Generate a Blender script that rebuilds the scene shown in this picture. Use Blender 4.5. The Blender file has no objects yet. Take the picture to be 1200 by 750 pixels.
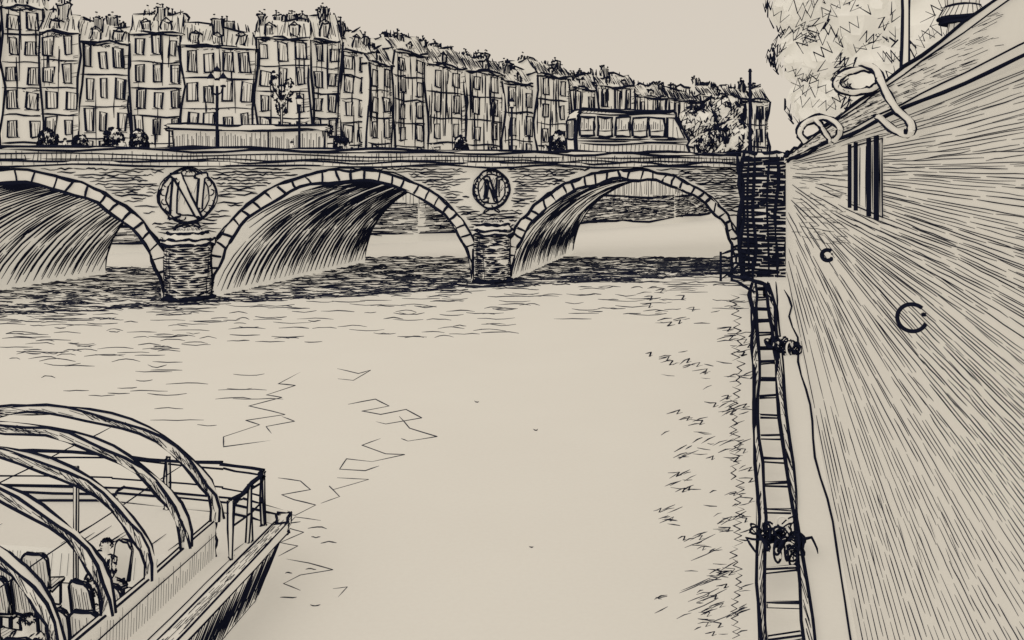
import bpy, math, random, bmesh
from mathutils import Vector as V, Matrix
R=random.Random(7)
C=bpy.context.scene.collection
H=9.0
# ---------------------------------------------------------------- materials
def mat(name,col,col2,scale=.6,rough=1.0,fine=9.0,fill_glow=0):
    m=bpy.data.materials.new(name); m.use_nodes=True; nt=m.node_tree; n=nt.nodes; l=nt.links
    b=n['Principled BSDF']; b.inputs['Roughness'].default_value=rough
    b.inputs['Specular IOR Level'].default_value=0.0
    tc=n.new('ShaderNodeTexCoord'); no=n.new('ShaderNodeTexNoise'); no.inputs['Scale'].default_value=scale; no.inputs['Detail'].default_value=6
    n2=n.new('ShaderNodeTexNoise'); n2.inputs['Scale'].default_value=fine; n2.inputs['Detail'].default_value=3
    mx=n.new('ShaderNodeMath'); mx.operation='ADD'; 
    l.new(tc.outputs['Object'],no.inputs['Vector']); l.new(tc.outputs['Object'],n2.inputs['Vector'])
    l.new(no.outputs['Fac'],mx.inputs[0]); l.new(n2.outputs['Fac'],mx.inputs[1])
    cr=n.new('ShaderNodeValToRGB'); cr.color_ramp.elements[0].position=.3; cr.color_ramp.elements[1].position=.7
    hv=n.new('ShaderNodeMath'); hv.operation='MULTIPLY'; hv.inputs[1].default_value=.5
    l.new(mx.outputs[0],hv.inputs[0]); l.new(hv.outputs[0],cr.inputs['Fac'])
    cr.color_ramp.elements[0].color=(*col2,1); cr.color_ramp.elements[1].color=(*col,1)
    l.new(cr.outputs['Color'],b.inputs['Base Color'])
    if fill_glow:
        b.inputs['Emission Color'].default_value=(1,.91,.77,1); b.inputs['Emission Strength'].default_value=fill_glow  # even self-glow as ambient fill to flatten shading; the surfaces are no lamps
    return m
PAPER=mat('cream_paper',(.46,.455,.43),(.43,.42,.395),.2,fill_glow=.30)
STONE=mat('cream_stone',(.46,.455,.43),(.42,.415,.39),.3,fill_glow=.30)
VAULT_LIFT=mat('brightened_vault_stone',(.47,.47,.45),(.44,.44,.42),.3,fill_glow=.34)  # lighter stone copy, stronger glow offsets the dark under the arches
INK=mat('ink',(.012,.015,.034),(.009,.011,.025),3.0)
LEAF=mat('pale_leaf',(.50,.50,.48),(.46,.46,.44),.5,fill_glow=.33)  # emission brightens foliage that would shade itself
INKS=mat('soft_ink',(.055,.06,.08),(.025,.028,.045),.9,fine=5)
MATS=[PAPER,INK,STONE,VAULT_LIFT,LEAF,INKS]
# ---------------------------------------------------------------- builder
def lw(p,px): return px*max(p[1],2.5)/1000
def smooth(q,k=4):
    sm=[]
    for i in range(len(q)-1):
        p0,p1,p2,p3=q[max(0,i-1)],q[i],q[i+1],q[min(len(q)-1,i+2)]
        for j in range(k):
            t=j/k; sm.append(.5*((2*p1)+(p2-p0)*t+(2*p0-5*p1+4*p2-p3)*t*t+(3*p1-p0-3*p2+p3)*t*t*t))
    sm.append(q[-1]); return sm
class MB:
    def __init__(s,yy=None): s.v=[];s.f=[];s.m=[];s.yy=yy
    def poly(s,pts,m=0):
        k=len(s.v); s.v+= [tuple(p) for p in pts]; s.f.append(tuple(range(k,k+len(pts)))); s.m.append(m)
    def line(s,pts,px=2.2,m=1,wob=.35,seg=3,taper=.35,w=None,closed=False):
        pts=[V(p) for p in pts]
        if closed: pts=pts+[pts[0]]
        q=[]
        for a,b in zip(pts[:-1],pts[1:]):
            for i in range(seg): q.append(a.lerp(b,i/seg))
        q.append(pts[-1]); n=len(q)
        ph=R.random()*6.28; fr=R.uniform(.7,1.6)
        k=len(s.v); 
        for i,p in enumerate(q):
            t=(q[min(i+1,n-1)]-q[max(i-1,0)])
            if t.length<1e-9: t=V((0,0,1))
            t.normalize()
            ww = w if w is not None else (px*s.yy/1000 if s.yy else lw(p,px))
            ref=V((0,0,1)) if abs(t.z)<.9 else V((0,1,0))
            a=t.cross(ref).normalized(); b=a.cross(t)
            o=(a+b*.8)*math.sin(ph+i*fr)*ww*wob*.5+(b-a)*math.cos(ph*2+i*fr*1.3)*ww*wob*.4
            if not closed or (i not in(0,n-1)): p=p+o
            r=ww*.5*R.uniform(.85,1.12)
            if not closed and i in(0,n-1): r*=taper
            for j in range(4):
                an=j*math.pi/2+.4
                s.v.append(tuple(p+a*(r*math.cos(an))+b*(r*math.sin(an))))
        for i in range(n-1):
            for j in range(4):
                j2=(j+1)%4
                s.f.append((k+i*4+j,k+i*4+j2,k+i*4+4+j2,k+i*4+4+j)); s.m.append(m)
    def box(s,o,x,y,z,m=0,e=0,seg=2,wob=.35,em=1):
        o=V(o);x=V(x);y=V(y);z=V(z)
        c=[o,o+x,o+x+y,o+y,o+z,o+x+z,o+x+y+z,o+y+z]
        k=len(s.v); s.v+=[tuple(p) for p in c]
        for f in ((0,3,2,1),(4,5,6,7),(0,1,5,4),(1,2,6,5),(2,3,7,6),(3,0,4,7)):
            s.f.append(tuple(k+i for i in f)); s.m.append(m)
        if e:
            for a,b in ((0,1),(1,2),(2,3),(3,0),(4,5),(5,6),(6,7),(7,4),(0,4),(1,5),(2,6),(3,7)):
                s.line([c[a],c[b]],e,em,wob,seg,.9)
    def cyl(s,c,r0,r1,h,m=0,n=12,e=0,ax=V((0,0,1)),caps=True):
        c=V(c); ax=ax.normalized(); ref=V((1,0,0)) if abs(ax.x)<.8 else V((0,0,1))
        a=ax.cross(ref).normalized(); b=ax.cross(a)
        A=[c+(a*math.cos(t)+b*math.sin(t))*r0 for t in [i*2*math.pi/n for i in range(n)]]
        B=[c+ax*h+(a*math.cos(t)+b*math.sin(t))*r1 for t in [i*2*math.pi/n for i in range(n)]]
        for i in range(n): s.poly([A[i],A[(i+1)%n],B[(i+1)%n],B[i]],m)
        if caps: s.poly(A[::-1],m); s.poly(B,m)
        if e:
            s.line(A,e,1,.2,1,closed=True); s.line(B,e,1,.2,1,closed=True)
        return A,B
    def blob(s,c,r,m=0,n=12,k=8):
        c=V(c); base=len(s.v); ph=[R.uniform(0,6) for _ in range(4)]
        for i in range(k+1):
            el=-math.pi/2+math.pi*i/k
            for j in range(n):
                a=2*math.pi*j/n; u=V((math.cos(a)*math.cos(el),math.sin(a)*math.cos(el),math.sin(el)))
                f=1+.10*math.sin(3*u.x+ph[0]+2*u.z)+.08*math.sin(5*u.z+ph[1])+.07*math.sin(5*u.y+ph[2]+u.x*3)
                s.v.append((c.x+u.x*r[0]*f,c.y+u.y*r[1]*f,c.z+u.z*r[2]*f))
        for i in range(k):
            for j in range(n):
                s.f.append((base+i*n+j,base+i*n+(j+1)%n,base+(i+1)*n+(j+1)%n,base+(i+1)*n+j)); s.m.append(m)
    def torus(s,c,R_,r,a,b,m=0,n=24,k=6,t0=0,t1=2*math.pi):
        c=V(c);a=V(a).normalized();b=V(b).normalized();nn=a.cross(b)
        base=len(s.v)
        for i in range(n+1):
            t=t0+(t1-t0)*i/n; d=a*math.cos(t)+b*math.sin(t)
            for j in range(k):
                p=2*math.pi*j/k
                s.v.append(tuple(c+d*(R_+r*math.cos(p))+nn*(r*math.sin(p))))
        for i in range(n):
            for j in range(k):
                s.f.append((base+i*k+j,base+i*k+(j+1)%k,base+(i+1)*k+(j+1)%k,base+(i+1)*k+j)); s.m.append(m)
    def build(s,name,parent=None,local=False,smooth=False):
        off=V((0,0,0))
        if parent is not None and not local:
            p=parent
            while p: off+=p.location; p=p.parent
        me=bpy.data.meshes.new(name)
        me.from_pydata([tuple(V(v)-off) for v in s.v],[],s.f)
        for m in MATS: me.materials.append(m)
        me.polygons.foreach_set('material_index',s.m)
        if smooth: me.polygons.foreach_set('use_smooth',[True]*len(s.f))
        me.update()
        o=bpy.data.objects.new(name,me); C.objects.link(o)
        if parent is not None: o.parent=parent
        return o
def thing(name,label,cat,loc=(0,0,0),rz=0,group=None):
    o=bpy.data.objects.new(name,None); C.objects.link(o); o.location=loc; o.rotation_euler=(0,0,rz)
    o.empty_display_size=.3
    o['label']=label;o['category']=cat
    if group:o['group']=group
    return o
def dup(root,loc,rz,label,group=None):
    def cp(o,par):
        c=o.copy(); C.objects.link(c)
        if par: c.parent=par
        for ch in o.children: cp(ch,c)
        return c
    r=cp(root,None); r.location=loc; r.rotation_euler=(0,0,rz); r['label']=label
    if group: r['group']=group
    return r
def P(px,py,Y): return V(((px-600)/1000*Y,Y,H-(py-200)/1000*Y))
def WP(px,py,z=.0):
    Y=1000*(H-z)/(py-200); return V(((px-600)/1000*Y,Y,z))
# ---------------------------------------------------------------- bridge frame
P1=V((-22.8,60,0)); b=V((.9165,.400,0)).normalized(); nb=V((b.y,-b.x,0)); d=V((.285,.958,0)).normalized()
def F(u,z,o=0): 
    p=P1+b*u+nb*o; return V((p.x,p.y,z))
ARCH=[(-11.5,9.8),(11.5,9.8),(36.0,11.3)]
Z0=.35; RI=7.95; TH=.80; BW=24
def arch_at(u,extra=0):
    for c,a in ARCH:
        if abs(u-c)<a+extra:
            return Z0+(RI+extra)*math.sqrt(max(0,1-((u-c)/(a+extra))**2))
    return 0
# ---------------------------------------------------------------- water
w=MB()
w.poly([(-1500,-60,0),(1500,-60,0),(1500,1600,0),(-1500,1600,0)],0)
wt=w.build('water'); wt['kind']='structure'
rp=MB()
def dash(px,py,L,pw=1.8,m=1,cur=1.5,z=.01):
    pts=[]; n=4
    for i in range(n+1):
        pts.append(WP(px+L*i/n, py+R.uniform(-.5,.5)+cur*math.sin(i/n*3.14),z))
    rp.line(pts,pw,m,.2,1)
def base_y(px):
    s=(px-600)/1000; u=(s*60+22.8)/(.9165-.4*s); Y=60+.4*u; return 200+9000/Y
for i in range(2600):  # bridge's shadow on the water, drawn as dense ink hatching
    px=R.uniform(-20,862); yb=base_y(px); 
    far=302 if px>250 else 312
    py=R.uniform(far,yb+6); dash(px,py,R.uniform(8,30),R.uniform(1.0,2.0),5 if R.random()<.5 else 1,cur=R.uniform(-.8,.8))
for i in range(60):  # heavier strokes along the edges of the drawn bridge shadow
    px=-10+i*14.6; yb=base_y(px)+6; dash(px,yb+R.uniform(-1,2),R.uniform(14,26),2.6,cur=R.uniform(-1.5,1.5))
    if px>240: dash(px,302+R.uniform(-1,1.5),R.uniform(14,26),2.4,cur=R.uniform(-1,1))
for i in range(340):  # sparser strokes drawing the bridge's reflection in front of it
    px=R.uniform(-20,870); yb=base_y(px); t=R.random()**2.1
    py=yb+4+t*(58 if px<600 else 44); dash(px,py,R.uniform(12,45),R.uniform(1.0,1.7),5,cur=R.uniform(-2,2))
for i in range(34):
    px=R.uniform(-10,180); py=R.uniform(395,465); dash(px,py,R.uniform(12,50),1.3,5,cur=R.uniform(-3,3))
def wave(pts,pw=1.5,k=1):
    rp.line(smooth([WP(x,y) for x,y in pts],k),pw,5,.2,2)
wave([(352,436),(326,450),(346,452),(312,463),(330,466),(292,476),(318,482),(334,486),(288,493),(304,498),(262,512),(262,524),(318,516)],1.7)
wave([(330,488),(345,494),(312,500),(318,508)],1.5)
wave([(408,474),(440,468),(456,476),(424,482),(446,486),(476,480),(494,490),(452,497),(440,494)],1.7)
wave([(468,488),(480,502),(512,512),(478,517),(470,514)],1.7)
wave([(446,514),(424,522),(452,532),(474,533),(436,541),(406,538),(398,550),(428,552),(444,546)],1.7)
wave([(395,560),(432,562),(390,574),(386,570),(398,582),(376,590)],1.5)
wave([(326,560),(352,564),(364,574),(330,580),(345,586),(370,592),(346,604),(328,602)],1.6)
wave([(376,610),(346,606),(334,618),(356,624),(328,636),(349,640),(326,652)],1.5)
wave([(335,655),(362,660),(390,668),(352,674),(332,684),(352,692)],1.6)
wave([(390,690),(407,688),(396,700)],1.3); wave([(395,432),(420,438),(434,434),(414,446),(396,444)],1.4)
for i in range(9):
    dash(R.uniform(170,290),R.uniform(430,505),R.uniform(20,80),1.1,5,cur=R.uniform(-2,2))
for i in range(8):
    dash(R.uniform(320,380),R.uniform(600,730),R.uniform(8,24),1.3,5,cur=R.uniform(-3,3))
clump=[(R.uniform(0,1)**1.5,345+k*15+R.uniform(-6,6)) for k in range(27)]
for i in range(230):
    if R.random()<.7:
        cc_=R.choice(clump); t=cc_[0]+R.uniform(-.12,.12); py=cc_[1]+R.uniform(-9,9)
    else: t=R.random()**2.2; py=R.uniform(340,748)
    t=max(0,t); py=min(748,max(338,py)); wd=95 if py>430 else 120
    px=866-t*wd*1.05
    L=R.uniform(7,20); h=R.uniform(-3,3)
    if R.random()<.55: h=-L*R.uniform(.3,.6)
    if py<420: h*=.4
    pts=[WP(px,py),WP(px+L*.5,py+h*.6+R.uniform(-1,1)),WP(px+L,py+h)]
    if R.random()<.25: pts+= [WP(px+L*.75,py+h+5),WP(px+L*1.2,py+h+3)]
    rp.line(pts,R.uniform(1.3,2.3),5 if R.random()<.6 else 1,.2,1)
for i in range(26):
    px=866-R.random()*9; py=345+i*15.5
    rp.line([WP(px+(8 if j%2 else -4)*R.uniform(.4,1),py+j*4) for j in range(5)],1.7,1,.3,1)
for i in range(9):
    px=R.uniform(790,840); py=R.uniform(640,745); wave([(px,py),(px+18,py-7),(px+36,py-16)],1.4)
for (x,y) in ((625,503),(620,640),(556,470)): dash(x,y,5,1.3)
ro=rp.build('ripples_and_drawn_shadow'); ro['kind']='stuff'; ro['label']='thin dark ripple lines on the pale river, with the bridge shadow and reflection drawn in as ink strokes'; ro['category']='ripples'
# ---------------------------------------------------------------- land
edge=[(-400,60),(-59,84),(-46,92),(-11.9,108),(27.5,145),(53,188),(60,200)]
g=MB()
g.poly([(x,y,9.3) for x,y in edge]+[(200,900,9.3),(-1200,900,9.3),(-1200,60,9.3)],2)
o=g.build('ground'); o['kind']='structure'
g=MB()
def WX(Y,off=0): return 1.65+.298*Y+off
g.poly([(WX(-30,.3),-30,9.3),(400,-30,9.3),(400,900,9.3),(WX(900,.3),900,9.3)],2)
o=g.build('pavement'); o['kind']='structure'
e=MB()
t=thing('embankment_wall','hatched stone embankment wall across the river, glimpsed through the bridge arches','wall',(-11.9,108,0))
for (x0,y0),(x1,y1) in zip(edge[:-1],edge[1:]):
    e.poly([(x0,y0,0),(x1,y1,0),(x1,y1,9.3),(x0,y0,9.3)],2)
    if x0<-100: continue
    A=V((x0,y0-.05,0));B=V((x1,y1-.05,0)); n=int((B-A).length/.55)
    for i in range(n):
        p=A.lerp(B,(i+R.random()*.6)/n); z=R.uniform(4.0,5.4)
        e.line([(p.x,p.y,z),(p.x+R.uniform(-.3,.3),p.y,9.2)],2.0,1,.2,1)
    for i in range(n*11):
        f_=R.random(); a=A.lerp(B,f_); c=A.lerp(B,min(1,f_+R.uniform(1,3)/(B-A).length)); z=R.uniform(1.0,4.8)
        e.line([(a.x,a.y-.05,z),(c.x,c.y-.05,z+R.uniform(-.15,.15))],R.uniform(1.5,2.6),1,.3,1)
    for zz in (4.9,1.0): e.line([(x0,y0-.1,zz),(x1,y1-.1,zz)],3.2,1,1.2,8)
e.build('wall_face',t)
# ---------------------------------------------------------------- bridge
br=thing('arched_bridge','pale stone arched bridge with wreathed N emblems crossing the river','bridge',tuple(P1))
U0,U1=-26.0,48.0
s=MB(); N=370; ZT=9.35
us=[U0+(U1-U0)*i/N for i in range(N+1)]
crit=sorted(set(us+[c-a for c,a in ARCH]+[c+a for c,a in ARCH]))
for u,v_ in zip(crit[:-1],crit[1:]):
    e_=1e-4
    za=arch_at(u+e_); zb=arch_at(v_-e_)
    s.poly([F(u,za),F(v_,zb),F(v_,ZT),F(u,ZT)],2)
    A,B=F(u,za)+d*BW,F(v_,zb)+d*BW
    s.poly([A,V((A.x,A.y,ZT)),V((B.x,B.y,ZT)),B],2)
z=.3
while z<9.3:
    u=U0
    while u<U1-1:
        L=R.uniform(.6,2.3); uu=[u+L*i/4 for i in range(5)]
        ok=all(arch_at(x,TH+.12)<z-.05 for x in uu) and min(math.hypot(x-cu,z-cz) for x in uu for cu,cz in((0,7.25),(23,7.5)))>1.95
        if ok and R.random()<.95:
            s.line([F(x,z+R.uniform(-.07,.07),.04) for x in uu],R.uniform(1.3,2.5),1 if R.random()<.6 else 5,.2,1)
        u+= L*(.7 if ok else .2)+R.uniform(.05,.3)
    z+=.20
s.build('spandrel_wall',br)
for ai,(c,a) in enumerate(ARCH):
    vb=MB(); n=48
    pts=[(c-a*math.cos(math.pi*i/n),Z0+RI*math.sin(math.pi*i/n)) for i in range(n+1)]
    pts=[(c-a,-.3)]+pts+[(c+a,-.3)]
    for (u0,z0),(u1,z1) in zip(pts[:-1],pts[1:]):
        vb.poly([F(u0,z0),F(u0,z0)+d*BW,F(u1,z1)+d*BW,F(u1,z1)],3)
    def vp(ph,sd): return F(c-(a-.08)*math.cos(ph),max(.05,Z0+(RI-.08)*math.sin(ph)))+d*sd
    sd=-3.5
    while sd<BW-.3:
        ph=0
        keep=R.random()
        while ph<2.6:
            L=R.uniform(.3,.8)
            ss=[min(BW-.1,sd+(ph+L*i/4)*4.4) for i in range(5)]
            drop=0
            if ai==2: drop=.35 if ph<.55 else .68
            elif ph>1.05: drop=.25
            if ss[0]>.05 and not keep<drop and R.random()<.96:
                vb.line([vp(ph+L*i/4,ss[i]) for i in range(5)],R.uniform(1.3,2.0) if ai==2 else R.uniform(1.5,2.3),1,.12,1)
            ph+=L*R.uniform(.92,1.08)
        sd+=R.uniform(.6,.85)
    sd=0.1
    while sd<BW-.5:
        ph=R.uniform(0,.12)
        for rep in range(2 if ai<2 else 1):
            L=R.uniform(.25,.45); ss=[min(BW-.1,sd+(ph+L*i/3)*4.4) for i in range(4)]
            vb.line([vp(ph+L*i/3,ss[i]) for i in range(4)],R.uniform(1.3,2.0),1,.12,1); ph+=L+.03
        sd+=R.uniform(.5,.75)
    vb.line([F(u,z)+d*BW for u,z in pts[1:-1]][::2],2.8,1,.2,1)
    vb.build('vault',br)
    rg=MB(); ns=30 if ai<2 else 32; pr=.16
    def ro_(t,ex,o=pr): return F(c-(a+ex)*math.cos(t),Z0+(RI+ex)*math.sin(t),o)
    for i in range(ns):
        t0=math.pi*i/ns; t1=math.pi*(i+1)/ns; tm=(t0+t1)/2
        I=[ro_(x,-.02) for x in(t0,tm,t1)]; O=[ro_(x,TH) for x in(t0,tm,t1)]
        rg.poly([I[0],I[1],O[1],O[0]],0); rg.poly([I[1],I[2],O[2],O[1]],0)
        Ib=[ro_(x,-.02,-.1) for x in(t0,tm,t1)]; Ob=[ro_(x,TH,-.02) for x in(t0,tm,t1)]
        for k in(0,1):
            rg.poly([O[k],O[k+1],Ob[k+1],Ob[k]],0); rg.poly([I[k+1],I[k],Ib[k],Ib[k+1]],0)
        rg.line([ro_(t0+R.uniform(-.02,.02),-.02),ro_(t0+R.uniform(-.02,.02),TH)],R.uniform(2.6,4.2),1,.5,2,.9)
    rg.line([ro_(math.pi*i/40,-.02+R.uniform(-.05,.05)) for i in range(41)],4.4,1,.6,1)
    rg.line([ro_(math.pi*i/40,TH+R.uniform(-.07,.07)) for i in range(41)],3.8,1,.6,1)
    rg.line([ro_(math.pi*i/40,TH+.06+R.uniform(-.05,.05)) for i in range(3,38)],2.2,1,.9,1)
    rg.build('arch_ring',br)
for pu in (-23.0,0,23.0):
    pm=MB(); r=1.55; n=14; hh=3.9
    def cp(t,z,rr=r): 
        q=F(pu-rr*math.cos(t),z,.05+rr*.95*math.sin(t)); return q
    for i in range(n):
        t0,t1=math.pi*i/n,math.pi*(i+1)/n
        pm.poly([cp(t0,-.3),cp(t1,-.3),cp(t1,hh),cp(t0,hh)],2)
    pm.line([cp(0,0),cp(0,hh)],5,1,.4,4); pm.line([cp(math.pi,0),cp(math.pi,hh)],5,1,.4,4)
    z=.12
    while z<hh:
        t=R.uniform(0,.3)
        while t<3:
            L=R.uniform(.3,1.0); 
            if R.random()<.97: pm.line([cp(min(3.1,t+L*i/3),z+R.uniform(-.04,.04),r+.04) for i in range(4)],R.uniform(1.7,2.9),1,.2,1)
            t+=L+.04
        z+=.165
    for k_ in range(60):
        t=R.choice((R.uniform(.05,.9),R.uniform(2.3,3.1))); z=R.uniform(0,3.0); pm.line([cp(t,z,r+.04),cp(t,z+.9,r+.04)],2,1,.3,1)
    pm.line([cp(math.pi*i/n,.1,r+.05) for i in range(n+1)],9,1,.3,1)
    o=pm.build('pier',br)
    cm=MB()
    for z0,z1,ra,rb in ((hh,hh+.3,r+.25,r+.25),(hh+.3,hh+.75,r+.1,r-.15),(hh+.75,hh+1.15,r-.15,.5)):
        for i in range(n):
            t0,t1=math.pi*i/n,math.pi*(i+1)/n
            cm.poly([cp(t0,z0,ra),cp(t1,z0,ra),cp(t1,z1,rb),cp(t0,z1,rb)],2)
        cm.line([cp(math.pi*i/n,z0,ra) for i in range(n+1)],3.6,1,.6,1)
        cm.line([cp(math.pi*i/n,z1,rb) for i in range(n+1)],2.8,1,.6,1)
    for i in range(n*2): cm.line([cp(math.pi*i/n/2,hh+.3,r+.1),cp(math.pi*i/n/2,hh+1.1,.8)],1.8,1,.3,1)
    cm.build('pier_cap',o)
for pu,cz,rr,big in ((0,7.25,1.8,1),(23.0,7.5,1.5,0)):
    em=MB()
    disc=[F(pu+rr*1.0*math.cos(t),cz+rr*1.0*math.sin(t),.12) for t in [i*math.pi/16 for i in range(32)]]
    em.poly(disc,0)
    for i in range(32): 
        q0,q1=disc[i],disc[(i+1)%32]; em.poly([q0-nb*.12,q1-nb*.12,q1,q0],0)
    nh_=8 if big else 18
    for k in range(nh_):
        x=-rr*.66+k*rr*1.32/(nh_-1); h=math.sqrt(max(0,(rr*.72)**2-x*x)); s0=R.uniform(-.9,.2)
        em.line([F(pu+x-.1,cz+h*s0,.15),F(pu+x+.1,cz+h*(s0+.7),.15)],1.3 if big else 1.8,1,.3,1)
    o=em.build('emblem',br)
    wr=MB(); nl=16
    for i in range(nl):
        t=2*math.pi*i/nl+R.uniform(-.1,.1); sg=1 if math.cos(t)>0 else -1; j_=R.uniform(-.03,.03)
        pts_=[F(pu+rr*(q_+j_)*math.cos(t+w_*sg),cz+rr*(q_+j_)*math.sin(t+w_*sg),.17) for q_,w_ in ((.82,0),(.95,.04),(1.0,.2),(.90,.28))]
        wr.line(smooth(pts_,2),1.7 if big else 2.2,1,.3,1)
    ph_=R.uniform(0,6)
    for rad,pw in ((.80,2.2),(1.02,3.0),(1.08,1.8)):
        wr.line([F(pu+rr*(rad+.025*math.sin(i*.9+ph_+rad*9))*math.cos(i*math.pi/14),cz+rr*(rad+.025*math.sin(i*.9+ph_+rad*9))*math.sin(i*math.pi/14),.17) for i in range(28)],pw,1,.4,1,closed=True)
    for sg in (-1,1): wr.line(smooth([F(pu+sg*rr*.1,cz-rr*1.02,.17),F(pu+sg*rr*.4,cz-rr*1.14,.17),F(pu+sg*rr*.45,cz-rr*1.26,.17),F(pu+sg*rr*.1,cz-rr*1.1,.17)],3),2.2,1,.3,1)
    wr.build('wreath',o)
    le=MB(); S=rr*(.84 if big else .64); sx=.80
    def q(x,y,o_=.24): return F(pu+(x+.06*y)*S*sx,cz+y*S,o_)
    shapes=[[(-.98,-1.08),(-.38,-.95),(-.38,-.85),(-.52,-.8),(-.50,.72),(-.84,.75),(-.88,-.8),(-1.0,-.9)],
            [(.98,1.08),(.35,.98),(.38,.85),(.50,.8),(.50,-.6),(.82,-.64),(.88,.8),(1.0,.88)],
            [(-1.04,1.0),(-.42,1.04),(.84,-1.08),(.40,-1),(-.75,.82),(-.98,.82)]]
    for k,shp in enumerate(shapes):
        le.poly([q(x,y,.22+.02*k) for x,y in shp],0)
        le.line([q(x,y,.245+.02*k) for x,y in shp],3.2,1,.6,2,closed=True)
    le.build('letter',o)
cn=MB()
cn.box(F(U0,9.35,.45),b*(U1-U0+1.2),-nb*.6,V((0,0,.28)),0,3,40,.9)
u=U0
while u<U1: cn.line([F(u,9.37,.48),F(u,9.61,.48)],1.9,1,.3,1); u+=R.uniform(.5,.8)
cn.build('cornice',br)
pp=MB(); pp.box(F(U0,9.63,.22),b*(U1-U0+1),-nb*.35,V((0,0,.78)),2,0)
u=U0
while u<U1+1:
    pp.line([F(u,9.64,.25),F(u+R.uniform(-.08,.08),R.uniform(10.0,10.35),.25)],R.uniform(1.5,3.8),1,.3,1); u+=R.uniform(.2,.42)
for zz in (9.78,10.1): pp.line([F(U0+(U1-U0)*i/40,zz,.26) for i in range(41)],2,1,1.0,1)
pp.build('parapet',br)
pc=MB(); pc.box(F(U0,10.41,.36),b*(U1-U0+1.3),-nb*.62,V((0,0,.16)),0,3.4,40,.9)
pc.build('parapet_coping',br)
dk=MB(); dk.poly([F(U0,9.45,.0),F(U1+3,9.45,.0),F(U1+3,9.45,0)+d*BW,F(U0,9.45)+d*BW],2); dk.build('deck',br)
fp=MB(); q0=F(U0,9.46,0)+d*(BW-.3); fp.box(q0,b*(U1-U0),-nb*.3,V((0,0,.95)),2,2,20); fp.build('parapet',br)
ab=MB()
A=V((19.45,72.3,0)); Bx=V((3.95,-.15,0))
ab.box(A+V((0,0,-.2)),Bx,V((2.6,8.5,0)),V((0,0,10.7)),2,5,8,.7)
z=.1
while z<10.3:
    x=0
    while x<3.8:
        L=R.uniform(.8,2.6); 
        ab.line([A+V((x,-.06-.04*x,z)),A+V((min(3.9,x+L),-.08-.04*x,z+R.uniform(-.12,.12)))],R.uniform(3.0,5.4),1,.3,2,.8); x+=L+.05
    y=0
    while y<8:
        L=R.uniform(1,3); y2=min(8.4,y+L)
        ab.line([A+V((2.6*y/8.5-.05,y,z)),A+V((2.6*y2/8.5-.05,y2,z))],2.4,1,.4,1); y+=L+.2
    z+=.27
for xx,pw in ((.5,3),(1.0,4.2),(2.2,3),(2.9,4.6),(3.85,5)): ab.line([A+V((xx,-.18,0)),A+V((xx,-.18,10.4))],pw,1,.8,8)
ab.line([A+V((-.1,0,0)),A+V((-.1,0,10.4))],6,1,.8,8)
ab.build('abutment',br)
# ---------------------------------------------------------------- quay wall on the right
qw=thing('quay_wall','tall hatched stone quay wall rising along the right side of the river','wall',(WX(30),30,0))
def Q(px,z=None,py=None,off=-.01):
    Y=1.65/((px-600)/1000-.298)
    if py is not None: z=H-(py-200)/1000*Y
    return V((WX(Y,off),Y,z))
YE=73.0
wf=MB()
for y0,y1 in ((-4,6),(6,12),(12,25),(25,45),(45,YE)):
    wf.poly([(WX(y0),y0,-.2),(WX(y1),y1,-.2),(WX(y1),y1,9.75),(WX(y0),y0,9.75)],0)
th=-24.5; idx=0
while th<78.5:
    thj=th+R.uniform(-.10,.10)
    tn=math.tan(math.radians(thj)); z=H-1.65*tn
    if z<.6: break
    rad0=[32,170,85,290,120,380][idx%6]
    cs=math.cos(math.radians(thj)); sn=abs(math.sin(math.radians(thj)))
    rr=rad0+R.uniform(0,30); pw=R.uniform(1.0,1.35)
    rmax=min(320/cs if cs>.01 else 999, (570/sn if sn>.01 and th>0 else 999))
    while rr<rmax:
        L=R.uniform(45,140)*(1 if rr>100 else .6)
        if thj>45: L*=.75
        pxs=[898+cs*(rr+L*i/5) for i in range(6)]
        Ys=[1.65/((p-600)/1000-.298) for p in pxs]
        patch=math.sin(th*.17+rr*.017)+math.sin(th*.11-rr*.024+2)
        if Ys[0]<YE-1 and R.random()<(.98 if patch>-1.1 else .72):
            wv=.0018*math.sin(rr*.021+th*.06); tilt=.0007*(1 if patch>.3 else -.5)
            jz=[z+wv*Y+tilt*Y*(i-2.5)+R.uniform(-1,1)*.0007*Y for i,Y in enumerate(Ys)]
            p_=pw*R.uniform(.85,1.25)
            if min(jz)>.55: wf.line([(WX(Y,-.0005*Y*p_),Y,min(zz,9.64)) for Y,zz in zip(Ys,jz)],p_,5 if R.random()<.7 else 1,.1,1,.5)
        rr+=L+R.uniform(1,9)
    th+=.62; idx+=1
for i in range(80):
    px=R.uniform(925,990); py=R.uniform(190,285)
    p0=Q(px,py=py); 
    if p0.z>9.5: continue
    p1=Q(px+R.uniform(6,14),py=py+R.uniform(-1,3)); wf.line([p0,p1],R.uniform(1.2,1.8),1,.1,1)
for i in range(130):
    px=R.uniform(965,1195); py=R.uniform(230,740)
    v_=math.sin(px*.03+py*.012)+math.sin(py*.03-px*.01)
    if v_<.6: continue
    an=math.atan2(py-200,px-898)+.08; L=R.uniform(18,40)
    p0=Q(px,py=py); p1=Q(px+L*math.cos(an),py=py+L*math.sin(an))
    if p0.z>.8 and p1.z>.8 and p0.z<9.5: wf.line([p0,p1],1.0,5,.1,2,.4)
wf.build('wall_face',qw)
dd=V((.298,1,0))
CZ0,CZ1=9.67,10.12
cpg=MB(); cpg.box(V((WX(-3,-.14),-3,CZ0)),dd*76,V((.5,0,0)),V((0,0,CZ1-CZ0)),0,0)
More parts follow.
